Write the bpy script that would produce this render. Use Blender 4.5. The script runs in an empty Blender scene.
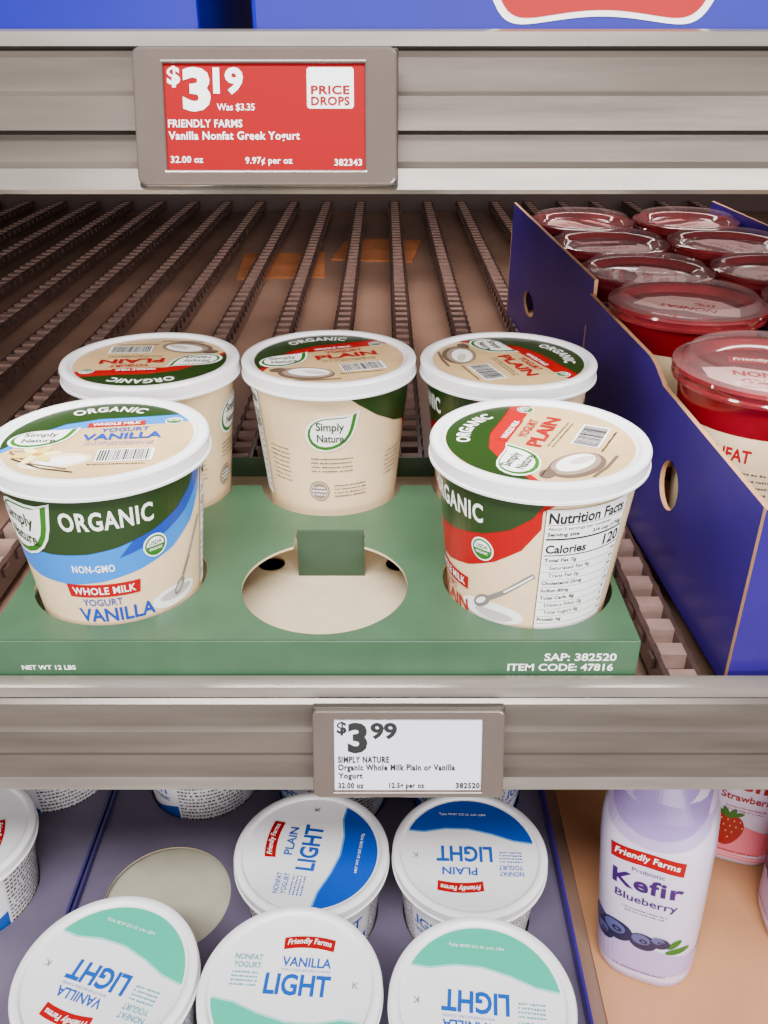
import bpy, bmesh, math, random
from mathutils import Vector, Matrix
from mathutils.geometry import tessellate_polygon
random.seed(4)
C = bpy.context.scene.collection
R = math.radians

# ------------------------------------------------------------------ materials
def lin(c):
    c /= 255.0
    return c/12.92 if c <= .04045 else ((c+.055)/1.055)**2.4
MATS = {}
def M(name, rgb, rough=.5, metal=0., noise=0., nscale=40., bump=0., trans=0., alpha=1., coat=0., spec=.5, stretch=None):
    if name in MATS: return MATS[name]
    m = bpy.data.materials.new(name); m.use_nodes = True
    nt = m.node_tree; b = nt.nodes['Principled BSDF']
    col = (lin(rgb[0]), lin(rgb[1]), lin(rgb[2]), 1)
    b.inputs['Base Color'].default_value = col
    b.inputs['Roughness'].default_value = rough
    b.inputs['Metallic'].default_value = metal
    b.inputs['Transmission Weight'].default_value = trans
    b.inputs['Alpha'].default_value = alpha
    b.inputs['Coat Weight'].default_value = coat
    b.inputs['Coat Roughness'].default_value = .08
    b.inputs['Specular IOR Level'].default_value = spec
    if noise or bump:
        tc = nt.nodes.new('ShaderNodeTexCoord'); n = nt.nodes.new('ShaderNodeTexNoise')
        n.inputs['Scale'].default_value = nscale; n.inputs['Detail'].default_value = 5
        if stretch:
            mp = nt.nodes.new('ShaderNodeMapping'); mp.inputs['Scale'].default_value = stretch
            nt.links.new(tc.outputs['Object'], mp.inputs['Vector']); nt.links.new(mp.outputs['Vector'], n.inputs['Vector'])
        else: nt.links.new(tc.outputs['Object'], n.inputs['Vector'])
        if noise:
            r = nt.nodes.new('ShaderNodeValToRGB')
            r.color_ramp.elements[0].position = .3; r.color_ramp.elements[1].position = .7
            r.color_ramp.elements[0].color = tuple(max(0, x*(1-noise)) for x in col[:3])+(1,)
            r.color_ramp.elements[1].color = tuple(min(1, x*(1+noise)) for x in col[:3])+(1,)
            nt.links.new(n.outputs['Fac'], r.inputs['Fac']); nt.links.new(r.outputs['Color'], b.inputs['Base Color'])
        if bump:
            bp = nt.nodes.new('ShaderNodeBump'); bp.inputs['Strength'].default_value = bump
            bp.inputs['Distance'].default_value = .001
            nt.links.new(n.outputs['Fac'], bp.inputs['Height']); nt.links.new(bp.outputs['Normal'], b.inputs['Normal'])
    MATS[name] = m
    return m

lidwhite = M('lid_white_plastic', (240,239,242), .2, noise=.02, nscale=30)
cream = M('cream_tub', (228,200,158), .22, noise=.04, nscale=120)
creamlid = M('cream_print', (206,174,124), .28, noise=.14, nscale=45)
green = M('label_green', (32,56,20), .28)
leafg = M('leaf_green', (40,106,20), .4)
red = M('label_red', (160,0,10), .4, spec=.2)
redtxt = M('red_text', (160,0,16), .4)
sky = M('label_sky_blue', (16,124,218), .3, spec=.3)
blue = M('label_blue', (0,58,165), .4)
white = M('print_white', (250,250,248), .45)
black = M('print_black', (8,6,8), .5)
grey = M('print_grey', (120,116,112), .4)
finep = M('fine_print', (86,74,64), .5)
greyl = M('print_light_grey', (190,186,182), .4)
brown = M('bowl_brown', (110,84,62), .5)
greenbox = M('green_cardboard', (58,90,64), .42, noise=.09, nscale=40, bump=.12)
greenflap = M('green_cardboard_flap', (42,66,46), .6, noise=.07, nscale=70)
tan = M('corrugated_cardboard', (176,130,90), .8, noise=.12, nscale=140, bump=.3)
tanpale = M('pale_cardboard', (204,184,152), .8, noise=.05, nscale=90, bump=.1)
bluebox = M('indigo_cardboard', (44,24,112), .34, noise=.2, nscale=12, bump=.1, spec=.35)
topblue = M('bright_blue_cardboard', (12,8,138), .4, noise=.08, nscale=14, spec=.25)
mutedblue = M('muted_blue_cardboard', (54,46,100), .45, noise=.12, nscale=14)
railm = M('taupe_metal_rail', (98,89,81), .28, metal=.4, noise=.30, nscale=7, bump=.2, stretch=(1,10,10))
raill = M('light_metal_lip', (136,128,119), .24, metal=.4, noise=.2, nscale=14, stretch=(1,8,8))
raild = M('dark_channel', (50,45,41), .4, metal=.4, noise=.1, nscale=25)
slatm = M('slat_brown_metal', (76,57,52), .22, metal=.2, noise=.25, nscale=60)
rollm = M('slat_tooth', (150,122,112), .16, metal=.2, noise=.2, nscale=60)
panm = M('shelf_pan', (140,110,94), .36, noise=.45, nscale=4)
wallm = M('cooler_wall', (80,62,58), .7, noise=.15, nscale=4)
tagm = M('tag_frame_taupe', (104,92,84), .16, metal=.35, noise=.06, nscale=50, coat=.6)
tagdark = M('tag_dark_edge', (56,49,46), .3, noise=.05, nscale=50)
tagred = M('tag_red_screen', (140,0,12), .45, spec=.08)
tagwhite = M('tag_white_screen', (216,216,228), .3)
teal = M('lid_teal', (48,184,152), .28)
bluelid = M('lid_blue', (4,68,174), .28)
lightblue = M('light_blue_text', (6,80,174), .4)
redfoil = M('red_foil', (84,6,14), .15, noise=.35, nscale=30, coat=.6)
redbody = M('red_tub', (108,4,14), .2, noise=.15, nscale=40, coat=.2)
clear = M('clear_plastic', (235,200,200), .04, alpha=.12, coat=1.)
clearrim = M('clear_red_rim', (122,34,40), .05, noise=.4, nscale=35, coat=1., alpha=.82)
graytray = M('mauve_grey_tray', (92,84,104), .5, noise=.14, nscale=20)
greenish = M('greenish_card', (168,164,144), .8, noise=.06, nscale=60)
purpled = M('kefir_deep_purple', (58,16,96), .4)
lav = M('kefir_lavender', (190,168,214), .28)
pink = M('kefir_pink', (214,60,84), .3)
pinkl = M('kefir_light_pink', (238,120,136), .3)
bottle_w = M('bottle_white', (222,210,236), .18, noise=.02, nscale=20)
berry = M('blueberry', (30,30,66), .4)
berryl = M('blueberry_bloom', (84,88,136), .4)
strawb = M('strawberry', (160,4,12), .4)
orangecard = M('brown_cardboard', (176,108,64), .8, noise=.25, nscale=20)

# ------------------------------------------------------------------ helpers
def link(ob, parent=None, loc=(0,0,0), rot=(0,0,0)):
    C.objects.link(ob); ob.location = loc; ob.rotation_euler = rot
    if parent: ob.parent = parent
    return ob
def empty(name, loc=(0,0,0), rot=(0,0,0), label=None, cat=None, group=None, kind=None):
    e = bpy.data.objects.new(name, None); e.empty_display_size = .02
    link(e, None, loc, rot); tagit(e, label, cat, group, kind); return e
def tagit(o, label=None, cat=None, group=None, kind=None):
    if label: o['label'] = label
    if cat: o['category'] = cat
    if group: o['group'] = group
    if kind: o['kind'] = kind
    return o
def obj(name, me, parent=None, loc=(0,0,0), rot=(0,0,0)):
    return link(bpy.data.objects.new(name, me), parent, loc, rot)
def bmbox(bm, x0,x1,y0,y1,z0,z1, mi=0):
    vs = [bm.verts.new((x,y,z)) for z in (z0,z1) for x,y in ((x0,y0),(x1,y0),(x1,y1),(x0,y1))]
    for f in ((3,2,1,0),(4,5,6,7),(0,1,5,4),(1,2,6,5),(2,3,7,6),(3,0,4,7)):
        fc = bm.faces.new([vs[i] for i in f]); fc.material_index = mi
def finish(bm, name, mats, smooth=None):
    bmesh.ops.recalc_face_normals(bm, faces=bm.faces)
    me = bpy.data.meshes.new(name); bm.to_mesh(me); bm.free()
    for m in mats: me.materials.append(m)
    if smooth:
        for p in me.polygons: p.use_smooth = True
        me.set_sharp_from_angle(angle=R(smooth))
    return me
def boxmesh(name, x0,x1,y0,y1,z0,z1, mat, bevel=0):
    bm = bmesh.new(); bmbox(bm,x0,x1,y0,y1,z0,z1)
    if bevel: bmesh.ops.bevel(bm, geom=bm.edges[:], offset=bevel, segments=2, affect='EDGES', profile=.5)
    return finish(bm, name, [mat])
def revolve(name, prof, mats, segm=None, seg=96, smooth=35, shape=None):
    bm = bmesh.new(); rings = []
    for r,z in prof:
        if r < 1e-6: rings.append([bm.verts.new((0,0,z))])
        else:
            L=[]
            for i in range(seg):
                a=2*math.pi*i/seg; rr=r*(shape(a,z) if shape else 1)
                L.append(bm.verts.new((rr*math.cos(a), rr*math.sin(a), z)))
            rings.append(L)
    for k in range(len(rings)-1):
        a,b = rings[k], rings[k+1]; mi = segm[k] if segm else 0
        for i in range(seg):
            j = (i+1)%seg
            if len(a)==1 and len(b)==1: continue
            if len(a)==1: f = bm.faces.new((a[0], b[i], b[j]))
            elif len(b)==1: f = bm.faces.new((a[i], a[j], b[0]))
            else: f = bm.faces.new((a[i], a[j], b[j], b[i]))
            f.material_index = mi
    return finish(bm, name, mats, smooth)
def circ(cx,cy,r,n=64,a0=0,a1=360,end=False):
    m = n+1 if end else n
    return [(cx+r*math.cos(R(a0+(a1-a0)*i/n)), cy+r*math.sin(R(a0+(a1-a0)*i/n))) for i in range(m)]
def rrect(x0,y0,x1,y1,r,n=6):
    p = []
    for cx,cy,a in ((x1-r,y1-r,0),(x0+r,y1-r,90),(x0+r,y0+r,180),(x1-r,y0+r,270)):
        p += circ(cx,cy,r,n,a,a+90,True)
    return p
def plate(name, outer, holes, t, facem, edgem, bevel=0):
    cu = bpy.data.curves.new(name,'CURVE'); cu.dimensions='2D'; cu.fill_mode='BOTH'; cu.extrude=t/2
    cu.bevel_depth = bevel; cu.bevel_resolution = 2
    for pts in [outer]+holes:
        s = cu.splines.new('POLY'); s.points.add(len(pts)-1)
        for i,p in enumerate(pts): s.points[i].co = (p[0],p[1],0,1)
        s.use_cyclic_u = True
    ob = bpy.data.objects.new('tmp', cu); C.objects.link(ob)
    dg = bpy.context.evaluated_depsgraph_get(); dg.update()
    me = bpy.data.meshes.new_from_object(ob.evaluated_get(dg))
    bpy.data.objects.remove(ob); bpy.data.curves.remove(cu)
    me.name = name; me.materials.clear(); me.materials.append(facem); me.materials.append(edgem)
    for p in me.polygons:
        p.material_index = 0 if abs(p.normal.z) > .5 else 1; p.use_smooth = False
    return me
TC = {}
def textgeo(s, bold, shear=0, space=1.):
    k = (s,bold,shear,space)
    if k in TC: return TC[k]
    cu = bpy.data.curves.new('t','FONT'); cu.body = s; cu.size = 1; cu.offset = bold; cu.resolution_u = 3
    cu.shear = shear; cu.space_character = space; cu.space_line = .9
    ob = bpy.data.objects.new('tmp', cu); C.objects.link(ob)
    dg = bpy.context.evaluated_depsgraph_get(); dg.update()
    me = bpy.data.meshes.new_from_object(ob.evaluated_get(dg))
    vs = [(v.co.x, v.co.y) for v in me.vertices]; fs = [tuple(p.vertices) for p in me.polygons]
    bpy.data.objects.remove(ob); bpy.data.curves.remove(cu); bpy.data.meshes.remove(me)
    x0=min(v[0] for v in vs);x1=max(v[0] for v in vs);y0=min(v[1] for v in vs);y1=max(v[1] for v in vs)
    vs = [((x-(x0+x1)/2), (y-(y0+y1)/2)) for x,y in vs]
    TC[k] = (vs,fs,x1-x0,y1-y0); return TC[k]
class Print:
    def __init__(s): s.items = []
    def add(s, vs, fs, mat, layer): s.items.append((vs,fs,mat,layer))
    def poly(s, pts, mat, layer=0):
        tr = tessellate_polygon([[Vector((p[0],p[1],0)) for p in pts]])
        s.add(list(pts), [tuple(t) for t in tr], mat, layer)
    def rect(s,x0,y0,x1,y1,mat,layer=0): s.add([(x0,y0),(x1,y0),(x1,y1),(x0,y1)],[(0,1,2,3)],mat,layer)
    def ell(s,cx,cy,rx,ry,mat,layer=0,rot=0,n=28):
        c,q = math.cos(R(rot)), math.sin(R(rot)); pts=[]
        for i in range(n):
            a=2*math.pi*i/n; x,y = rx*math.cos(a), ry*math.sin(a)
            pts.append((cx+x*c-y*q, cy+x*q+y*c))
        s.add(pts,[tuple(range(n))],mat,layer)
    def stroke(s,pts,w,mat,layer=0):
        L=[];Rr=[]
        for i,p in enumerate(pts):
            a=pts[max(0,i-1)];b=pts[min(len(pts)-1,i+1)]
            dx,dy=b[0]-a[0],b[1]-a[1];l=math.hypot(dx,dy) or 1
            L.append((p[0]-dy/l*w/2,p[1]+dx/l*w/2));Rr.append((p[0]+dy/l*w/2,p[1]-dx/l*w/2))
        n=len(pts)
        s.add(L+Rr,[(i,i+1,n+i+1,n+i) for i in range(n-1)],mat,layer)
    def ring(s,cx,cy,r,w,mat,layer=0): s.stroke(circ(cx,cy,r,28,0,360,True),w,mat,layer)
    def text(s,t,cx,cy,w,h,mat,layer=1,rot=0,bold=.015,shear=0,arc=None,bend=0,space=1.):
        vs,fs,tw,th = textgeo(t,bold,shear,space)
        sx = w/tw if w else h/th
        sy = h/th if h else sx
        out=[]
        c,q = math.cos(R(rot)), math.sin(R(rot))
        for x,y in vs:
            x*=sx;y*=sy
            if bend: y -= bend*(x/(w/2))**2
            if arc:
                rr,ang = arc; a = R(ang)-x/rr
                out.append((cx+(rr+y)*math.cos(a), cy+(rr+y)*math.sin(a)))
            else: out.append((cx+x*c-y*q, cy+x*q+y*c))
        s.add(out,fs,mat,layer)
    def ltext(s,t,x0,y,h,mat,layer=1,w=None,bold=.015,right=False):
        vs,fs,tw,th = textgeo(t,bold)
        ww = w or h/th*tw
        s.text(t, x0+(-ww/2 if right else ww/2), y, ww, h, mat, layer, bold=bold)
    def micro(s,x0,x1,y,h,mat,layer=1,seed=0):
        r=random.Random(seed+int(y*1e6)); x=x0
        while x < x1:
            w=min(x1-x, r.uniform(.6,1.3)*h)
            s.rect(x,y-h/2,x+w,y+h/2*r.uniform(.3,1),mat,layer); x+=w+h*(.35 if r.random()<.8 else 1.0)
    def ribbon(s,cx,cy,w,h,mat,layer,bend=0,rot=0,notch=.0):
        pts=[];n=10;c,q=math.cos(R(rot)),math.sin(R(rot))
        for i in range(n+1):
            t=-1+2*i/n; pts.append((t*w/2, h/2-bend*t*t))
        for i in range(n+1):
            t=1-2*i/n; pts.append((t*w/2*(1-notch), -h/2-bend*t*t))
        s.poly([(cx+x*c-y*q,cy+x*q+y*c) for x,y in pts],mat,layer)
    LEAF=[(-.50,-.08),(-.48,.06),(-.42,.19),(-.32,.29),(-.18,.36),(0,.39),(.18,.40),(.34,.42),(.52,.50),(.49,.30),(.46,.12),(.41,-.04),(.32,-.19),(.19,-.31),(.03,-.39),(-.14,-.42),(-.30,-.39),(-.42,-.30),(-.48,-.19)]
    def leaf(s,cx,cy,w,h,layer=1,rot=0):
        c,q=math.cos(R(rot)),math.sin(R(rot))
        def shape(k,dx=0,dy=0): return [(cx+((x+dx)*w*k)*c-((y+dy)*h*k)*q, cy+((x+dx)*w*k)*q+((y+dy)*h*k)*c) for x,y in s.LEAF]
        s.poly(shape(1.1),white,layer); s.poly(shape(1.0),leafg,layer+1); s.poly(shape(.86,-.015,.03),white,layer+2)
        s.text('Simply',cx-(.14*h)*q-.03*w,cy+.14*h*c,w*.58,h*.27,green,layer+3,rot=rot,bold=.025)
        s.text('Nature.',cx+(.12*h)*q,cy-.12*h*c,w*.60,h*.20,green,layer+3,rot=rot,bold=.025)
    def barcode(s,cx,cy,w,h,layer=1,rot=0):
        c,q=math.cos(R(rot)),math.sin(R(rot))
        def T(x,y): return (cx+x*c-y*q, cy+x*q+y*c)
        s.add([T(-w/2-.001,-h/2-.001),T(w/2+.001,-h/2-.001),T(w/2+.001,h/2+.001),T(-w/2-.001,h/2+.001)],[(0,1,2,3)],white,layer)
        r=random.Random(5);x=-w/2
        while x<w/2-.0006:
            b=r.choice((.0004,.0006,.0009)); s.add([T(x,-h/2),T(x+b,-h/2),T(x+b,h/2),T(x,h/2)],[(0,1,2,3)],black,layer+1)
            x+=b+r.choice((.0003,.0005,.0006))
    def seal(s,cx,cy,r,layer):
        s.ell(cx,cy,r*1.15,r*1.15,white,layer); s.ell(cx,cy,r,r,leafg,layer+1); s.ell(cx,cy+.0,r*.84,r*.84,white,layer+2)
        pts=[(cx+r*.84*math.cos(R(t)),cy+r*.84*math.sin(R(t))) for t in range(180,361,12)]
        s.poly(pts,leafg,layer+3)
        s.text('USDA',cx,cy+r*.3,r*1.25,r*.42,leafg,layer+3,bold=.03)
        s.text('ORGANIC',cx,cy-r*.3,r*1.25,r*.26,white,layer+4,bold=.02)
    def build(s,name,mapf,cut=None):
        bm=bmesh.new(); mats=[]
        lay=bm.verts.layers.float.new('lay')
        for vs,fs,mat,layer in s.items:
            if mat not in mats: mats.append(mat)
            mi=mats.index(mat)
            bv=[]
            for x,y in vs:
                v=bm.verts.new((x,y,0)); v[lay]=layer; bv.append(v)
            for f in fs:
                try:
                    fc=bm.faces.new([bv[i] for i in f]); fc.material_index=mi
                except ValueError: pass
        if cut:
            xs=[v.co.x for v in bm.verts]; x=math.floor(min(xs)/cut)*cut
            while x<max(xs):
                bmesh.ops.bisect_plane(bm,geom=bm.verts[:]+bm.edges[:]+bm.faces[:],dist=1e-7,plane_co=(x,0,0),plane_no=(1,0,0))
                x+=cut
        for v in bm.verts: v.co = mapf(v.co.x,v.co.y,v[lay])
        me=bpy.data.meshes.new(name); bm.to_mesh(me); bm.free()
        for m in mats: me.materials.append(m)
        return me
def flat(z0=0,step=.00012): return lambda x,y,l:(x,y,z0+step*(l+1))
def around(rf,ref=.05,ys=1.,shape=None):
    def f(x,y,l):
        a=x/ref; y=y*ys; r=rf(y)*(shape(a,y) if shape else 1)+.00022+.00012*l
        return (r*math.sin(a),-r*math.cos(a),y)
    return f
def interp(prof):
    def f(z):
        for (r0,z0),(r1,z1) in zip(prof,prof[1:]):
            if z0<=z<=z1 and z1>z0: return r0+(r1-r0)*(z-z0)/(z1-z0)
        return prof[-1][0] if z>prof[-1][1] else prof[0][0]
    return f

# ------------------------------------------------------------------ tub meshes
DH=.007
def tubprof(rb,rt): return [(0,0),(rb-.003,0),(rb,.003),(rt,.106+DH),(rt-.0005,.112+DH)]
RB,RT=.0428,.0538
def tub_r(z): return RB+(RT-RB)*(z-.003)/(.103+DH)
tub_cream=revolve('tub_body',tubprof(RB,RT),[cream])
tub_whiteb=revolve('tub_body_white',tubprof(RB,RT),[lidwhite])
lidprof=[(0,.1128),(.0505,.1128),(.0515,.1132),(.0524,.1146),(.0535,.1152),(.0560,.1152),(.0575,.1147),(.0583,.1134),(.0580,.1100),(.0580,.1066),(.0587,.1060),(.0587,.1048),(.0575,.1043),(.0555,.1048)]
lid_me=revolve('lid_mesh',[(r,z+DH) for r,z in lidprof],[lidwhite])

def wrap_label(kind):
    P=Print(); vk = kind=='vanilla'; acc = sky if vk else red; tcol = blue if vk else redtxt
    if vk: acclow=[(-.105,.079),(-.097,.070),(-.085,.063),(-.07,.058),(-.05,.0545),(-.03,.0540),(-.01,.0560),(.01,.0600),(.03,.066),(.045,.075),(.055,.088)]
    else: acclow=[(-.105,.079),(-.097,.069),(-.085,.061),(-.07,.055),(-.05,.0515),(-.03,.0505),(-.01,.0530),(.01,.0585),(.026,.066),(.040,.076),(.0485,.089)]
    top=[(.058,.1045),(-.104,.1045)]
    P.poly(acclow+[(acclow[-1][0],.099)]+top,acc,0)
    if vk: P.poly([(.0,.069),(.02,.074),(.04,.083),(.055,.096),(.0555,.1045),(.03,.1),(.01,.08)],blue,1)
    P.poly([(-.147,.099),(-.134,.090),(-.118,.082),(-.10,.077),(-.085,.0745),(-.055,.0715),(-.035,.0715),(-.015,.073),(0,.0755),(.02,.081),(.034,.087),(.044,.0950),(.050,.1045),(-.154,.1045)],green,2)
    P.text('ORGANIC',-.003,.0915,.045,.0105,white,3,bold=.025,space=1.1)
    if vk: P.text('NON-GMO',-.014,.0640,.022,.0044,white,3,bold=.025,space=1.1)
    P.seal(.019,.0715,.0058,3)
    yr=.0505 if vk else .0460
    P.ribbon(-.011,yr,.040,.0078,red,2,notch=.04)
    P.text('WHOLE MILK',-.011,yr,.034,.0045,white,3,bold=.02,space=1.08)
    P.text('YOGURT',-.013,yr-.0072,.022,.0042,tcol,3,bold=.01)
    if vk: P.text('VANILLA',-.006,.0352,.043,.0086,tcol,3,bold=.025)
    else: P.text('PLAIN',-.008,.0312,.032,.0082,tcol,3,bold=.025)
    P.leaf(-.051,.083,.038,.036,4,rot=-4)
    if vk:
        P.ell(.030,.036,.016,.006,white,1); P.ell(.031,.037,.012,.003,greyl,2)
        P.stroke([(.054,.073),(.050,.068),(.042,.055),(.036,.045)],.0022,grey,3)
        P.stroke([(.0535,.0722),(.0495,.067),(.042,.0552)],.0008,greyl,4)
        P.ell(.033,.040,.0055,.0028,grey,3,rot=50); P.ell(.0325,.040,.0035,.0014,greyl,4,rot=50)
    else:
        P.ell(.024,.034,.020,.0065,white,1); P.ell(.026,.033,.012,.003,greyl,2)
        P.stroke([(.0475,.062),(.043,.0585),(.032,.049),(.022,.042)],.0026,grey,3)
        P.stroke([(.0470,.0615),(.0425,.0578),(.032,.0492)],.0010,white,4)
        P.ell(.0185,.0395,.0065,.0033,grey,3,rot=38); P.ell(.018,.0397,.004,.0016,white,4,rot=38)
    x0,x1=(.0575,.104) if vk else (.0500,.0960)
    P.rect(x0,.028,x1,.1005,white,3)
    P.stroke([(x0,.028),(x0,.1005),(x1,.1005),(x1,.028)],.0004,black,4)
    P.ltext('Nutrition Facts',x0+.0015,.0955,.0062,black,4,w=x1-x0-.004,bold=.03)
    P.stroke([(x0+.001,.0918),(x1-.001,.0918)],.0003,black,4)
    P.ltext('About 5 servings per container',x0+.0015,.0895,.0024,black,4,w=.034,bold=.01)
    P.ltext('Serving size',x0+.0015,.0862,.0028,black,4,w=.016,bold=.03)
    P.ltext('3/4 cup (170g)',x1-.0015,.0862,.0028,black,4,w=.020,bold=.03,right=True)
    P.rect(x0+.001,.0832,x1-.001,.0842,black,4)
    P.ltext('Calories',x0+.0015,.0780,.0050,black,4,w=.021,bold=.03)
    P.ltext('120',x1-.0015,.0788,.0066,black,4,w=.0115,bold=.03,right=True)
    P.rect(x0+.001,.0740,x1-.001,.0746,black,4)
    rows=['Total Fat 7g','Saturated Fat 4g','Trans Fat 0g','Cholesterol 25mg','Sodium 80mg','Total Carb. 8g','Dietary Fiber 0g','Total Sugars 8g','Protein 6g']
    for i,t in enumerate(rows):
        y=.0712-i*.0046
        ind=.003 if i in (1,2,6,7) else 0
        P.ltext(t,x0+.0015+ind,y,.0028,black,4,w=.0014*len(t),bold=.03 if not ind else .015)
        P.micro(x1-.005,x1-.0015,y,.0014,black,4,i)
        P.stroke([(x0+.001,y-.0023),(x1-.001,y-.0023)],.0002,black,4)
    # back panel
    P.leaf(.150,.0815,.030,.027,3,rot=-2)
    for i in range(4): P.micro(.136,.164,.0640-i*.0029,.0012,finep,3,i)
    st=M('stamp_grey',(130,116,104),.5)
    P.ell(.1405,.0410,.0072,.0072,st,3); P.ring(.1405,.0410,.0060,.0005,cream,4)
    P.micro(.1360,.1450,.0435,.0012,white,5,1);P.micro(.1355,.1455,.0410,.0014,white,5,2);P.micro(.1360,.1450,.0385,.0012,white,5,3)
    for i in range(4): P.micro(.151,.174,.0450-i*.0026,.0011,finep,3,i+9)
    for i in range(6): P.micro(.190,.206,.062-i*.0032,.0010,finep,3,i+20)
    for i in range(8): P.micro(.104,.120,.068-i*.0032,.0010,finep,3,i+40)
    return P.build('wrap_print_'+kind,around(tub_r,ys=1.065),cut=.004)
def lid_label(kind):
    P=Print(); acc = sky if kind=='vanilla' else red; tcol = blue if kind=='vanilla' else redtxt
    P.ell(0,0,.0500,.0500,creamlid,0,n=80)
    P.poly(circ(0,0,.0498,30,25,200,True)+[(-.030,.006),(-.012,.014),(.010,.017),(.030,.018)],acc,1)
    P.poly(circ(0,0,.0498,30,38,195,True)+[(-.036,.006),(-.022,.020),(-.004,.0265),(.016,.028)],green,2)
    P.text('ORGANIC',0,0,.042,.0075,white,3,arc=(.0405,92),bold=.025,space=1.1)
    P.leaf(-.030,.000,.031,.026,4,rot=0)
    P.ribbon(.006,.0185,.031,.006,red,3,rot=4); P.text('WHOLE MILK',.006,.0185,.026,.0034,white,4,rot=4,bold=.02)
    P.text('YOGURT',.012,.0105,.026,.0052,tcol,4,rot=3,bold=.02)
    P.text('VANILLA' if kind=='vanilla' else 'PLAIN',.012,.0015,.042,.0085,tcol,4,rot=3,bold=.03)
    for i in range(2): P.micro(-.006,.030,-.0065-i*.0026,.0010,tcol if kind=='vanilla' else black,4,i)
    P.seal(.037,.021,.0042,3)
    P.barcode(.018,-.023,.027,.013,3,rot=2)
    P.micro(.001,.030,-.0335,.0012,black,3)
    if kind=='vanilla':
        P.ell(-.016,-.028,.018,.009,M('vanilla_cream',(236,220,184),.4),1,rot=10); P.ell(-.012,-.028,.012,.005,white,2,rot=10)
        fl=M('flower',(244,232,160),.5); fl2=M('flower_shade',(222,196,100),.5)
        for k in range(6):
            a=R(60*k+10); P.ell(-.027+.0068*math.cos(a),-.020+.0060*math.sin(a),.0058,.0026,fl2 if k%2 else fl,3+.3*k,rot=60*k+10)
        P.ell(-.027,-.020,.0024,.002,M('flower_heart',(200,140,40),.5),5.5)
        P.stroke([(-.042,-.016),(-.027,-.031),(-.008,-.038)],.0013,brown,3); P.stroke([(-.039,-.024),(-.022,-.036),(-.004,-.042)],.0011,black,3)
    else:
        bowl=M('bowl_taupe',(100,82,68),.4); bowl2=M('bowl_rim',(150,130,112),.4)
        P.ell(-.020,-.027,.0185,.0115,bowl,1,rot=-20); P.ell(-.019,-.026,.0165,.0095,bowl2,1.6,rot=-20)
        P.ell(-.018,-.0255,.0135,.0070,white,2.2,rot=-20); P.ell(-.014,-.0275,.008,.003,M('yogurt_shadow',(204,196,184),.5),3,rot=-28)
        P.ell(-.037,-.017,.0055,.004,bowl,2); P.stroke([(-.030,-.038),(-.016,-.041),(0,-.042)],.0018,bowl,2)
    P.micro(-.042,-.030,-.015,.0009,black,3)
    return P.build('lid_print_'+kind,flat(.1128+DH,.00014))
wl={k:wrap_label(k) for k in('plain','vanilla')}
ll={k:lid_label(k) for k in('plain','vanilla')}

def make_tub(x,y,zbase,delta,lidrot,body,wrap,lid,lidp,label,group,nm='yogurt_tub',cat='yogurt tub'):
    th=-math.atan2(x,y)+R(delta)
    e=empty(nm,(x,y,zbase),(0,0,th),label,cat,group)
    b=obj('tub_body',body,e)
    if wrap: obj('wrap_label',wrap,b)
    l=obj('lid',lid,e,rot=(0,0,R(lidrot)-th))
    if lidp: obj('lid_label',lidp,l)
    return e
ZT=-.3085
G='large organic yogurt tubs in the green tray'
VA=(-.1528,.4285);PF=(.0828,.4255);BL=(-.155,.556);BM=(-.0368,.562);BR=(.0825,.557)
make_tub(*VA,ZT,0,4,tub_cream,wl['vanilla'],lid_me,ll['vanilla'],'cream vanilla yogurt tub with blue and green label, in the tray',G)
make_tub(*PF,ZT,-50,62,tub_cream,wl['plain'],lid_me,ll['plain'],'cream plain yogurt tub, red swoosh, nutrition panel facing out',G)
make_tub(*BL,ZT,-104,182,tub_cream,wl['plain'],lid_me,ll['plain'],'cream plain yogurt tub with lid print upside down, behind vanilla tub',G)
make_tub(*BM,ZT,-172,14,tub_cream,wl['plain'],lid_me,ll['plain'],'cream plain yogurt tub showing leaf logo on its back panel',G)
make_tub(*BR,ZT,-74,-72,tub_cream,wl['plain'],lid_me,ll['plain'],'cream plain yogurt tub with sideways lid print, half hidden',G)

# ------------------------------------------------------------------ green tray
TZ=-.2770
X0,X1,Y0,Y1,YB=-.209,.1335,.3666,.546,.626
tr=empty('cardboard_tray',(-.0365,.3666,-.31),label='green printed cardboard tray with round cutouts holding yogurt tubs',cat='cardboard tray')
def tl(x,y,z): return (x+.0365,y-.3666,z+.31)
o=lambda L:[(p[0]+.0365,p[1]-.3666) for p in L]
holes=[circ(hx,hy,.0487,64) for hx,hy in (VA,PF)]
hx,hy,hr=-.034,.4195,.0475
a=math.degrees(math.acos(.022/hr))
holes.append(circ(hx,hy,hr,56,180-a,360+a,True)+[(hx+.022,.481),(hx-.022,.481)])
outer=[(X0,Y0),(X1,Y0),(X1,Y1)]
for cx,cy in ((BR[0],BR[1]-.010),(BM[0],BM[1]-.012),(BL[0],BL[1]-.010)):
    b=math.degrees(math.asin((Y1-cy)/.0490))
    outer+=circ(cx,cy,.0490,30,b,-180-b,True)
outer+=[(X0,Y1)]
obj('top_panel',plate('tray_top',o(outer),[o(h) for h in holes],.0016,greenbox,tanpale),tr,(0,0,TZ+.31))
fp=obj('front_panel',boxmesh('tray_front',X0+.0365,X1+.0365,-.0008,.0008,0,TZ+.31+.0008,greenbox,.0004),tr)
pm=lambda x,y,l:(x+.0365,-.0009-.0001*l,y+.31)
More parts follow.
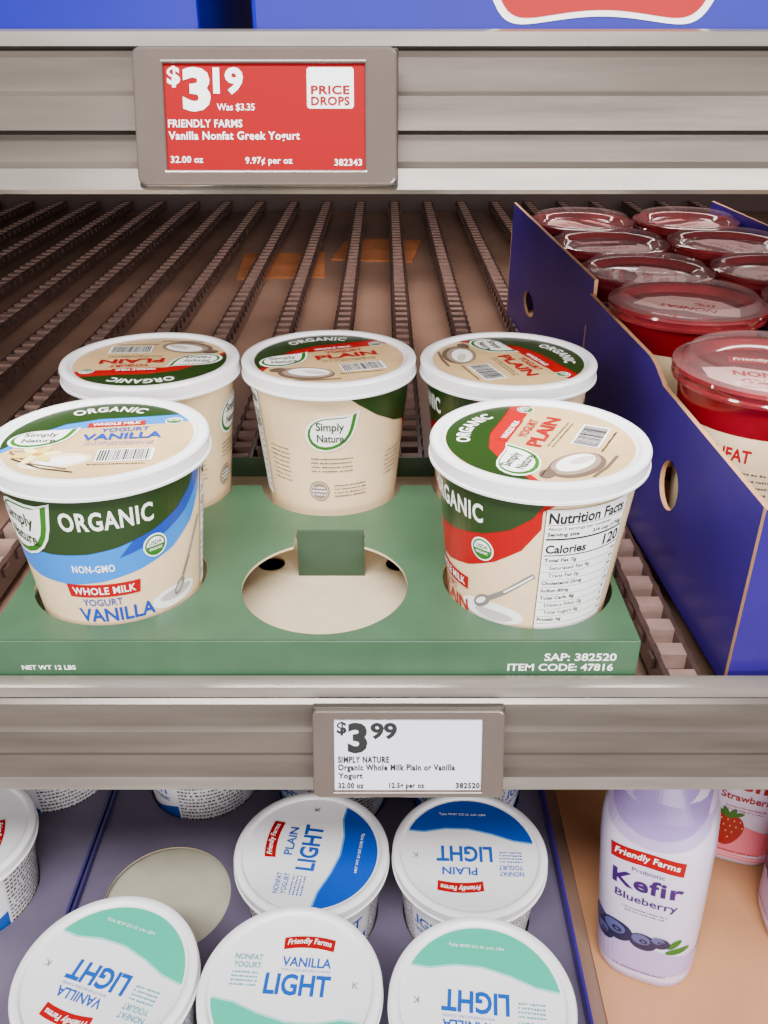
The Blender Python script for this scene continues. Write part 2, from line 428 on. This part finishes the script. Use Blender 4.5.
for t,x,y,h,w,rt in (('SAP: 382520',.1225,-.2864,.0050,.038,True),('ITEM CODE: 47816',.1215,-.2931,.0048,.056,True),('NET WT 12 LBS',-.192,-.2932,.0030,.0285,False)):
    P=Print(); P.ltext(t,x,y,h,white,1,w=w,bold=.02,right=rt)
    obj('printed_text',P.build('tray_text',pm),fp)
obj('side_panel',boxmesh('tray_side',-.0008,.0008,0,YB-Y0,0,.018,greenbox),tr,(X0+.0365,0,0))
obj('side_panel',boxmesh('tray_side2',-.0008,.0008,0,Y1-Y0,0,TZ+.31,greenbox),tr,(X1+.0365,0,0))
obj('back_panel',boxmesh('tray_back',X0+.0365,X1+.0365,-.0008,.0008,0,.018,greenbox),tr,(0,YB-Y0,0))
obj('floor_panel',plate('tray_floor',o([(X0,Y0),(X1,Y0),(X1,YB),(X0,YB)]),[o(circ(-.075,.494,.009,24)),o(circ(.010,.494,.009,24))],.0014,tanpale,tan),tr,(0,0,.0007))
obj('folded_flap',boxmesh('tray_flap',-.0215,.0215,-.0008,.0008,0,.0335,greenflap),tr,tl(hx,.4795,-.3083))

# ------------------------------------------------------------------ shelves
def rail(yf,zt,hh,back=.040,x0=-1.1,x1=1.1):
    k=hh/.060
    pr=[(back,0),(.018,0),(.015,-.001),(.0135,-.006),(.0155,-.0075),(.0125,-.010),(.0095,-.022),(.0065,-.0235),(.0045,-.036),(.0085,-.038),(.0065,-.048),(.001,-.050),(0,-.058),(.002,-.060),(.012,-.060),(back,-.050)]
    bm=bmesh.new(); A=[];B=[]
    for y,z in pr:
        A.append(bm.verts.new((x0,yf+y,zt+z*k)));B.append(bm.verts.new((x1,yf+y,zt+z*k)))
    n=len(pr)
    for i in range(n):
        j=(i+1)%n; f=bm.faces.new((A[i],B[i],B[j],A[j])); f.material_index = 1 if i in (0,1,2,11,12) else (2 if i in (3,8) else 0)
    bm.faces.new(A);bm.faces.new(B[::-1])
    return finish(bm,'rail',[railm,raill,raild],25)
def slatmesh(L):
    bm=bmesh.new()
    bmbox(bm,-.0105,-.0075,0,L,-.018,-.001,0); bmbox(bm,.0075,.0105,0,L,-.018,-.001,0); bmbox(bm,-.0075,.0075,0,L,-.018,-.010,0)
    n=int(L/.024)
    for i in range(n):
        y=i*.024+.004
        bmbox(bm,-.0074,.0074,y,y+.011,-.0099,0,1)
        bmbox(bm,-.0125,-.0106,y,y+.008,-.010,-.003,0); bmbox(bm,.0106,.0125,y,y+.008,-.010,-.003,0)
    return finish(bm,'slat',[slatm,rollm])
def shelf(yf,zs,zt,hh,yback,label,slats,pan,back=.040):
    e=empty('display_shelf',(0,yf,zs),label=label,cat='shelf')
    obj('front_rail',rail(0,zt-zs,hh,back),e)
    obj('shelf_pan',boxmesh('pan',-1.1,1.1,back+.001,yback-yf,pan-.004,pan,panm),e)
    if slats:
        L=yback-yf-.05; me=slatmesh(L)
        for k in range(-15,10):
            obj('slat',me,e,(.022+.072*k,.030,0))
    return e
shelf(.365,-.020,.003,.058,2.0,'taupe metal cooler shelf with channelled rail, under blue boxes',False,0)
shelf(.340,-.310,-.2970,.0607,2.0,'taupe metal cooler shelf with roller slats and channelled rail',True,-.026,.0235)
shelf(.235,-.667,-.652,.060,1.4,'lower metal cooler shelf carrying yogurt tubs and kefir bottles',False,0)
for x,y,r in ((-.17,1.48,4),(-.01,1.60,-7)):
    o_=obj('cardboard_sheet',boxmesh('csheet',-.07,.07,-.09,.09,0,.002,orangecard),None,(x,y,-.3358),(0,0,R(r)))
    tagit(o_,'loose brown cardboard sheet under the roller slats','cardboard','loose cardboard under the slats')

# ------------------------------------------------------------------ price tags
def pricetag(loc,scr,sc,label,fn,screenm):
    e=empty('price_tag',loc,(R(90-16.7),0,0),label,'price tag','electronic shelf price tags')
    e.scale=(sc,sc,sc)
    W,Ht=.102,.051
    obj('tag_backing',boxmesh('tagback',-W/2,W/2,-Ht/2,Ht/2,-.004,.0014,tagdark,.001),e)
    obj('tag_frame',plate('tagframe',rrect(-W/2+.0015,-Ht/2+.0015,W/2-.0015,Ht/2-.0015,.0025),[rrect(scr[0]-.0008,scr[1]-.0008,scr[2]+.0008,scr[3]+.0008,.0010)],.0022,tagm,tagm,bevel=.0011),e,(0,0,.003))
    s=obj('tag_screen',boxmesh('tagscr',scr[0]-.0008,scr[2]+.0008,scr[1]-.0008,scr[3]+.0008,.0012,.0034,screenm),e)
    P=Print(); fn(P); obj('screen_text',P.build('tagtext',flat(.0034)),s)
    return e
def T1(u,v): return ((u-265.5)/267*.102,(116-v)/142*.051)
def tx(P,T,s,u0,v0,u1,v1,mat,bold=.015,layer=1,space=1.):
    a=T(u0,v0);b=T(u1,v1)
    P.text(s,(a[0]+b[0])/2,(a[1]+b[1])/2,abs(b[0]-a[0]),abs(a[1]-b[1]),mat,layer,bold=bold,space=space)
def f1(P):
    t=lambda *a,**k: tx(P,T1,*a,**k)
    t('$',167,65,180,86,white,bold=.03); t('3',182,66,210,110,white,bold=.045); t('19',213,66,243,93,white,bold=.04)
    t('Was $3.35',216,102,254,110,white,bold=.012); t('FRIENDLY FARMS',166,118,241,126,white,bold=.02,space=1.08)
    t('Vanilla Nonfat Greek Yogurt',166,130,299,141,white,bold=.02,space=1.08)
    t('32.00 oz',167,155,200,162,white,bold=.015,space=1.05); t('9.97¢ per oz',243,156,291,165,white,bold=.015,space=1.05); t('382343',334,158,362,165,white,bold=.015,space=1.05)
    a=T1(307,107);b=T1(354,66); P.poly(rrect(a[0],a[1],b[0],b[1],.0012),white,0)
    t('PRICE',311,84,350,93,tagred,bold=.035,layer=2,space=1.08); t('DROPS',311,95,350,104,tagred,bold=.035,layer=2,space=1.08)
a=T1(163,170);b=T1(366,62)
pricetag((-.0440,.3595,-.0272),(a[0],a[1],b[0],b[1]),.968,'electronic price tag with red price drop screen on the rail',f1,tagred)
def T2(u,v): return ((u-408.5)/195*.102,(752-v)/90*.051)
def f2(P):
    t=lambda *a,**k: tx(P,T2,*a,**k)
    t('$',336,720,346,734,black,bold=.03); t('3',347,721,367,752,black,bold=.045); t('99',370,721,397,738,black,bold=.04)
    t('SIMPLY NATURE',337,755,389,761.8,black,bold=.045,space=1.14); t('Organic Whole Milk Plain or Vanilla',337,763,456,771.5,black,bold=.042,space=1.13)
    t('Yogurt',337,772,362,779.5,black,bold=.042,space=1.13)
    t('32.00 oz',337,782,363,788,black,bold=.045,space=1.14); t('12.5¢ per oz',389,782,425,789.3,black,bold=.045,space=1.14); t('382520',457,782,481.5,788,black,bold=.045,space=1.14)
a=T2(333,790);b=T2(483,717)
pricetag((.0125,.3350,-.3225),(a[0],a[1],b[0],b[1]),.965,'electronic price tag with white screen on the rail',f2,tagwhite)

# ------------------------------------------------------------------ blue display boxes
def carton(name,loc,yaw,W,L,h,cut,label,holes,group,frontlow):
    e=empty(name,loc,(0,0,R(yaw)),label,'display box',group)
    if cut:
        side=[(0,0),(L,0),(L,h),(cut+.020,h),(cut+.008,h-.002),(cut-.004,frontlow+.004),(cut-.012,frontlow+.001),(0,frontlow-.004)]
    else: side=[(0,0),(L,0),(L,h),(0,h)]
    t=.003
    obj('side_panel',plate('cside',side,holes,t,bluebox,tan),e,(t/2,0,0),(R(90),0,R(90)))
    obj('side_panel',plate('cside',side,[],t,bluebox,tan),e,(W-t/2,0,0),(R(90),0,R(90)))
    fh=frontlow-.004 if cut else h*.86
    obj('front_panel',plate('cfront',[(0,0),(W,0),(W,fh),(0,fh)],[],t,bluebox,tan),e,(0,-t/2,0),(R(90),0,0))
    bh=h*.78
    obj('back_panel',plate('cback',[(0,0),(W,0),(W,bh),(0,bh)],[],t,bluebox,tan),e,(0,L+t/2,0),(R(90),0,0))
    obj('floor_panel',boxmesh('cfloor',t,W-t,0,L,0,.002,tan),e)
    return e
GB='blue cartons of red-lidded tubs on the slatted shelf'
carton('display_box',(.1845,.372,-.310),2.44,.247,.345,.1245,.165,'open blue carton with scooped side holding red-lidded tubs',[circ(.118,.062,.016,28)],GB,.114)
carton('display_box',(.1745,.724,-.310),2.44,.247,.385,.134,None,'blue carton with full-height walls holding red-lidded tubs',[[(.255+.030*math.cos(R(t)),.045+.013*math.sin(R(t))) for t in range(0,360,12)]],GB,.120)
rlidp=[(0,.1075),(.044,.1075),(.047,.1085),(.0488,.1120),(.0500,.1132),(.0520,.1138),(.0560,.1138),(.0585,.1130),(.0590,.1115),(.0578,.1100),(.0576,.1082),(.0584,.1072),(.0582,.1056),(.0560,.1050)]
rlid=revolve('red_lid',[(r,z+DH) for r,z in rlidp],[redfoil,clearrim],[0,0,1,1,1,1,1,1,1,1,1,1,1])
rdome=revolve('clear_dome',[(0,.1196+DH),(.040,.1194+DH),(.0450,.1188+DH),(.0470,.1196+DH),(.0495,.1196+DH),(.0515,.1178+DH),(.0535,.1148+DH),(.0560,.1140+DH),(.0586,.1136+DH)],[clear])
rbody=revolve('red_tub_body',tubprof(RB,RT),[redbody])
P=Print()
P.rect(-.157,.012,.157,.094,cream,0)
for s in(-.1,0,.1):
    P.text('NONFAT',s,.083,.034,.008,redtxt,1,bold=.03)
    for i in range(8): P.micro(s-.03,s+.03,.073-i*.004,.0013,finep,1,i+7)
rwrap=P.build('red_wrap',around(tub_r),cut=.004)
P=Print()
fpw=M('foil_pale',(226,180,172),.3)
P.poly([(-.040,.004),(-.02,.010),(.0,.006),(.02,.010),(.040,.004),(.036,-.018),(.02,-.032),(0,-.036),(-.02,-.032),(-.036,-.018)],fpw,0)
P.ribbon(0,.026,.046,.012,red,1,bend=.002); P.text('Friendly Farms',0,.0262,.040,.0075,white,2,bold=.02,bend=.0018,shear=.15)
P.text('NONFAT',0,-.002,.044,.0095,redtxt,1,bold=.03)
P.text('0%',-.010,-.016,.016,.009,redtxt,2,bold=.02); P.micro(-.02,.02,-.026,.0016,redtxt,1)
rlp=P.build('red_lid_print',flat(.1076+DH))
GR='red-lidded tubs in the blue cartons'
def wallx(y): return (.1845 if y<.72 else .1895)-(y-.372)*math.tan(R(2.44))
k=0
for y in (.511,.659,.7905,.9110,1.0315):
    for cidx in range(2):
        far=y>.72
        x=wallx(y)+(.0635 if far else .0585)+cidx*.1200
        e=make_tub(x,y+(cidx-.5)*.004,-.3078,(-20+37*k),(-15,40,150,20,75,200,10,120,-60,30)[k],rbody,rwrap,rlid,rlp,'red tub with glossy clear lid and cream label in carton',GR,'red_lidded_tub','tub')
        e.scale=(1,1,1.04 if far else 1.10)
        obj('clear_cover',rdome,e); k+=1

def topbox(x0,x1,label,logo):
    e=empty('shelf_box',((x0+x1)/2,.407,-.0199),label=label,cat='cardboard box',group='blue boxes on the top shelf')
    w=(x1-x0)/2
    b=obj('box_body',boxmesh('tb',-w,w,0,.28,0,.15,topblue,.002),e)
    if logo:
        P=Print()
        def rb(g):
            c=.0885;hw=.044+g
            top=[(c-hw,.075+g),(c-.02,.085+g),(c+.02,.085+g),(c+hw,.075+g)]
            bot=[]
            n=48
            for i in range(n+1):
                t=1-2*i/n
                bot.append((c+t*hw, .0062+.0040*math.cos(t*math.pi*.5)**2+.0140*abs(t)**10-g))
            return top+bot
        P.poly(rb(.0022),white,0);P.poly(rb(0),red,1)
        P.text('Friendly',.0885,.062,.07,.02,white,2,bold=.02,shear=.2);P.text('Farms',.0885,.035,.055,.018,white,2,bold=.02,shear=.2)
        cx=(x0+x1)/2
        obj('printed_logo',P.build('tblogo',lambda x,y,l:(x-cx,-.0004-.0002*l,y+.0195)),b)
    return e
topbox(-.34,-.0755,'blue cardboard box standing on the top shelf',False)
topbox(-.0540,.34,'blue cardboard box with red and white banner on top shelf',True)

# ------------------------------------------------------------------ lower tubs
def light_lid(kind):
    P=Print(); col=teal if kind=='vanilla' else bluelid
    b=[(-.048,-.010),(-.034,-.012),(-.018,-.018),(0,-.0225),(.018,-.0225),(.034,-.019),(.0455,-.020)]
    P.poly([(x,y+.0015) for x,y in b]+circ(0,0,.0498,24,-22,-168,True),M('lid_pale_'+kind,(150,215,205) if kind=='vanilla' else (90,155,215),.4),0)
    P.poly(b+circ(0,0,.0498,24,-24,-168,True),col,1)
    P.text('LIGHT',.004,.002,.042,.0145,lightblue,2,bold=.03)
    P.text('VANILLA' if kind=='vanilla' else 'PLAIN',.008,.0175,.032 if kind=='vanilla' else .026,.0068,lightblue,2,bold=.025)
    if kind=='vanilla': P.text('WITH OTHER NATURAL FLAVORS',.008,.0118,.032,.0018,lightblue,2,bold=0)
    P.ribbon(.008,.032,.034,.0085,red,2,bend=.002,notch=.03); P.text('Friendly Farms',.008,.0322,.029,.0052,white,3,bold=.02,bend=.0018,shear=.15,space=1.05)
    sc_=M('lid_soft_teal_text',(70,150,160),.4) if kind=='vanilla' else lightblue
    for i,t in enumerate(('NONFAT','YOGURT')): P.text(t,-.030,.019-i*.0055,.018,.0042,sc_,2,bold=.02)
    for i in range(4): P.micro(-.039,-.022,.0085-i*.0028,.0014,sc_,2,i)
    P.text('K',.041,.004,.004,.0045,grey,2,bold=0)
    P.text('NET WT 32 OZ (2LB) 907g',.004,-.036,.036,.0026,white,3,bold=0)
    return P.build('light_lid_'+kind,flat(.1128+DH,.00014))
lv,lp=light_lid('vanilla'),light_lid('plain')
P=Print()
wv=[]
for i in range(41):
    x=-.157+.314*i/40; wv.append((x,.060+.012*math.sin(x*40)))
P.poly([(-.157,.02),(.157,.02)]+wv[::-1],lightblue,0)
for s in(-.10,0,.10):
    P.text('LIGHT',s,.088,.036,.012,lightblue,1,bold=.02)
    P.text('NONFAT YOGURT',s,.076,.034,.005,lightblue,1)
for s in(-.05,.05):
    P.rect(s-.026,.018,s+.036,.110,lidwhite,2)
    for i in range(19): P.micro(s-.024,s+.034,.104-i*.0044,.0024,finep,3,i)
lwrap=P.build('light_wrap',around(tub_r),cut=.004)
GL='white light nonfat yogurt tubs on the lower shelf'
Zm=-.660;Zf=-.646
lt=[(-.0546,.454,Zm,20,82,lp,'with blue wave lid turned sideways'),
    (.0646,.454,Zm,-30,178,lp,'with blue wave lid upside down'),
    (-.1776,.346,Zf,0,162,lv,'with teal wave lid upside down'),
    (-.0591,.338,Zf,10,-4,lv,'with upright lid print and red banner'),
    (.0610,.330,Zf,40,174,lv,'with teal wave lid upside down'),
    (-.330,.470,Zm,-8,-80,lp,'with small grey side text in neighbouring tray'),
    (-.165,.592,Zm,-60,90,lp,'behind an empty tray hole'),
    (-.0456,.580,Zm,60,90,lp,'standing deeper in the tray'),
    (.0736,.580,Zm,60,90,lp,'standing deeper in the tray'),
    (-.305,.600,Zm,60,90,lp,'standing deeper in neighbouring tray')]
for x,y,z,dl,lr,pp,lb in lt:
    make_tub(x,y,z,dl,lr,tub_whiteb,lwrap,lid_me,pp,'white yogurt tub '+lb,GL)
def tray2(x0,x1,y0,y1,hs,label,div=None):
    e=empty('tub_tray',(x0,y0,-.6668),label=label,cat='cardboard tray',group='blue trays on the lower shelf')
    W=x1-x0;L=y1-y0
    q=lambda p:[(a-x0,b-y0) for a,b in p]
    obj('top_panel',plate('t2top',[(0,0),(W,0),(W,L),(0,L)],[q(circ(a,b,.0500,48)) for a,b in hs],.0016,graytray,tanpale),e,(0,0,.062))
    obj('floor_panel',boxmesh('t2floor',0,W,0,L,0,.0015,greenish),e)
    if div:
        obj('insert_panel',boxmesh('t2ins',-.052,.052,-.053,.053,0,.002,greenish),e,(div[0]-x0,div[1]-y0,.055))
    for xx in(0,W): obj('side_panel',boxmesh('t2s',-.001,.001,0,L,0,.069 if x0<-.5 or xx==0 else .077,mutedblue if x0<-.5 or xx==0 else bluebox),e,(xx,0,0))
    obj('front_panel',boxmesh('t2f',0,W,-.001,.001,0,.065,bluebox),e)
    obj('back_panel',boxmesh('t2b',0,W,-.001,.001,0,.065,bluebox),e,(0,L,0))
    return e
tray2(-.243,.142,.268,.650,[(-.0546,.454),(.0646,.454),(-.1776,.346),(-.0591,.338),(.0610,.330),(-.173,.463),(-.165,.592),(-.0456,.580),(.0736,.580)],'blue cardboard tray with one empty round cutout, holding white tubs',(-.173,.466))
tray2(-.640,-.247,.268,.675,[(-.330,.470),(-.305,.600)],'blue cardboard tray with round cutouts beside another tray')
for x,y in((-.1776,.346),(-.0591,.338),(.0610,.330)):
    o_=obj('cardboard_pad',boxmesh('pad',-.03,.03,-.03,.03,0,.0130,tan),None,(x,y,-.6592)); tagit(o_,'small cardboard pad beneath a yogurt tub','cardboard','cardboard pads under front tubs')
o_=obj('liner_board',boxmesh('liner',0,.5,0,.62,0,.002,M('tan_board',(188,134,94),.45,noise=.26,nscale=6)),None,(.172,.262,-.6668)); tagit(o_,'tan cardboard liner on the lower shelf under bottles','cardboard')

# ------------------------------------------------------------------ bottles
bp=[(0,.002),(.032,0),(.0365,.003),(.0382,.012),(.0392,.05),(.0405,.10),(.0415,.140),(.0412,.155),(.0398,.168),(.0362,.182),(.0300,.195),(.0220,.206),(.0185,.212),(.0180,.220)]
def sqs(a,z):
    k=1-min(1,max(0,(z-.165)/.04))
    n=2.9; s=(abs(math.cos(a))**n+abs(math.sin(a))**n)**(-1/n)
    return 1+(s-1)*k
bfun=interp(bp[1:])
cap=revolve('bottle_cap',[(.0200,.216),(.0205,.218),(.0205,.234),(.0190,.236),(0,.236)],[M('cap_purple',(120,80,160),.4)])
capp=revolve('bottle_cap_pink',[(.0200,.216),(.0205,.218),(.0205,.234),(.0190,.236),(0,.236)],[M('cap_pink',(220,90,110),.4)])
bb=revolve('bottle_body',bp,[bottle_w],shape=sqs,smooth=50)
def bottle_label(fl):
    P=Print(); m2,m3=(lav,purpled) if fl=='b' else (pinkl,redtxt)
    W=.1256; D=0 if fl=='b' else -.018
    if fl=='s': P.rect(-W,.012,W,.200,m2,0)
    wv=[(-W+2*W*i/40,.168-.010*math.cos((-W+2*W*i/40)*50)) for i in range(41)]
    P.poly(wv+[(W,.208),(-W,.208)],lav if fl=='b' else pink,1)
    P.poly([(x,y+.010) for x,y in wv]+[(W,.209),(-W,.209)],M('kefir_soft_purple',(160,134,196),.28) if fl=='b' else pink,2)
    wv2=[(-W+2*W*i/40,.045+.012*math.sin((-W+2*W*i/40)*25+2.5)) for i in range(41)]
    P.poly([(-W,.008),(W,.008)]+wv2[::-1],m2,1)
    for s in(0,W):
        P.ribbon(s-.002,.1480+D,.050,.0140,red,2,bend=.003,notch=.04); P.text('Friendly Farms',s-.002,.1483+D,.043,.0082,white,3,bold=.02,bend=.0026,shear=.15,space=1.05)
        P.text('Probiotic',s,.1345+D,.022,.0045,m3,3,bold=0); P.text('Kefir',s,.1205+D,.048,.0165,m3,3,bold=.03,space=1.1)
        P.text('Blueberry' if fl=='b' else 'Strawberry',s,.1015+D,.043,.0105,m3,3,bold=.015)
        P.micro(s-.016,s+.016,.091+D,.0012,m3,3);P.micro(s-.014,s+.014,.0875+D,.0012,m3,3)
        P.micro(s-.02,s+.02,.018,.0014,m3,3)
        if fl=='b':
            for j,(bx,by,r) in enumerate(((-.034,.060,.0095),(-.019,.0590,.0125),(.001,.0560,.0105),(-.029,.049,.0085),(.013,.0600,.0070))):
                P.ell(s+bx,by,r,r*.92,berry,3+j); P.ell(s+bx-.0015,by+.0025,r*.66,r*.55,berryl,3.4+j); P.ell(s+bx+.0005,by+.001,r*.3,r*.24,berry,3.7+j)
                P.ell(s+bx+.0005,by+.001,r*.12,r*.1,berryl,3.9+j)
            P.ell(s+.026,.052,.009,.0034,leafg,3,rot=20); P.ell(s+.023,.060,.007,.0028,leafg,3,rot=55)
        else:
            hb=[]
            for t in range(0,360,12):
                a=R(t); hb.append((s-.012+.017*math.sin(a)*(.80+.20*math.cos(a)),.044+.020*math.cos(a)))
            P.poly(hb[::-1],strawb,3)
            for r_ in range(4):
                for c_ in range(-2,3): 
                    if abs(c_)<=3-r_*.7: P.ell(s-.012+c_*.005+(r_%2)*.0025,.056-r_*.007,.0006,.0010,M('strawberry_seed',(236,190,90),.4),4)
            for t in(-60,-20,20,60): P.ell(s-.012+.007*math.sin(R(t)),.0625+.002*math.cos(R(t)),.0065,.0022,leafg,5,rot=90-t)
    return P.build('bottle_label_'+fl,around(bfun,.0400,shape=sqs),cut=.004)
bl={'b':bottle_label('b'),'s':bottle_label('s')}
def bottle(x,y,fl,label,d=0,tilt=0):
    e=empty('kefir_bottle',(x,y,-.6645+abs(tilt)*.0004),(0,R(tilt),0),label,'bottle','drinkable yogurt bottles')
    b=obj('bottle_body',bb,e,(0,0,0),(0,0,-math.atan2(x,y)+R(d))); obj('bottle_label',bl[fl],b); obj('cap',cap if fl=='b' else capp,e)
bottle(.218,.464,'b','white kefir bottle with purple blueberry label on tan board',0,-4)
bottle(.330,.580,'s','pink strawberry kefir bottle behind the blueberry one',10)
bottle(.360,.484,'b','white kefir bottle standing at side of the board',-60)

# ------------------------------------------------------------------ room
def struct(name,*a):
    o_=obj(name,boxmesh(name,*a)); tagit(o_,kind='structure'); return o_
struct('wall_back',-1.3,1.3,2.02,2.06,-1.3,1.3,wallm)
struct('wall_left',-1.16,-1.12,.3,2.02,-1.3,1.3,wallm)
struct('wall_right',1.12,1.16,.3,2.02,-1.3,1.3,wallm)
struct('floor',-3,3,-3,2.06,-1.34,-1.3,M('store_floor',(170,165,160),.5,noise=.1,nscale=3))

# ------------------------------------------------------------------ light
def area(name,loc,target,sx,sy,e,col=(1,1,1)):
    l=bpy.data.lights.new(name,'AREA'); l.shape='RECTANGLE'; l.size=sx; l.size_y=sy; l.energy=e; l.color=col
    o_=bpy.data.objects.new(name,l); C.objects.link(o_); o_.location=loc
    o_.rotation_euler=(Vector(target)-Vector(loc)).to_track_quat('-Z','Y').to_euler()
area('front_lamp',(-.1,-.8,1.35),(0,.5,-.3),1.5,.3,100,(1,.98,.975))  # store ceiling light, above and behind the camera
area('front_lamp',(.3,-1.2,.1),(0,.6,-.4),1.6,.4,32,(1,.975,.98))  # unseen area light from the front, at about eye height
area('shelf_fill',(0,.425,-.064),(0,.60,-.5),1.6,.02,4.2,(1,.96,.94))  # added fill light below the top shelf's front edge
area('shelf_fill',(.30,1.15,-.030),(.30,1.3,-.5),1.0,.05,4.5,(1,.89,.85))  # added fill light, brightens the deep back of the slatted shelf
w=bpy.data.worlds.new('World'); bpy.context.scene.world=w; w.use_nodes=True
bg=w.node_tree.nodes['Background']; bg.inputs[0].default_value=(1,.955,.965,1); bg.inputs[1].default_value=.56

# ------------------------------------------------------------------ camera
cd=bpy.data.cameras.new('Camera'); cd.sensor_fit='VERTICAL'; cd.sensor_height=36; cd.lens=870/1024*36; cd.clip_start=.01
co=bpy.data.objects.new('Camera',cd); C.objects.link(co); co.location=(0,0,0); co.rotation_euler=(R(90-28.6),0,0)
bpy.context.scene.camera=co
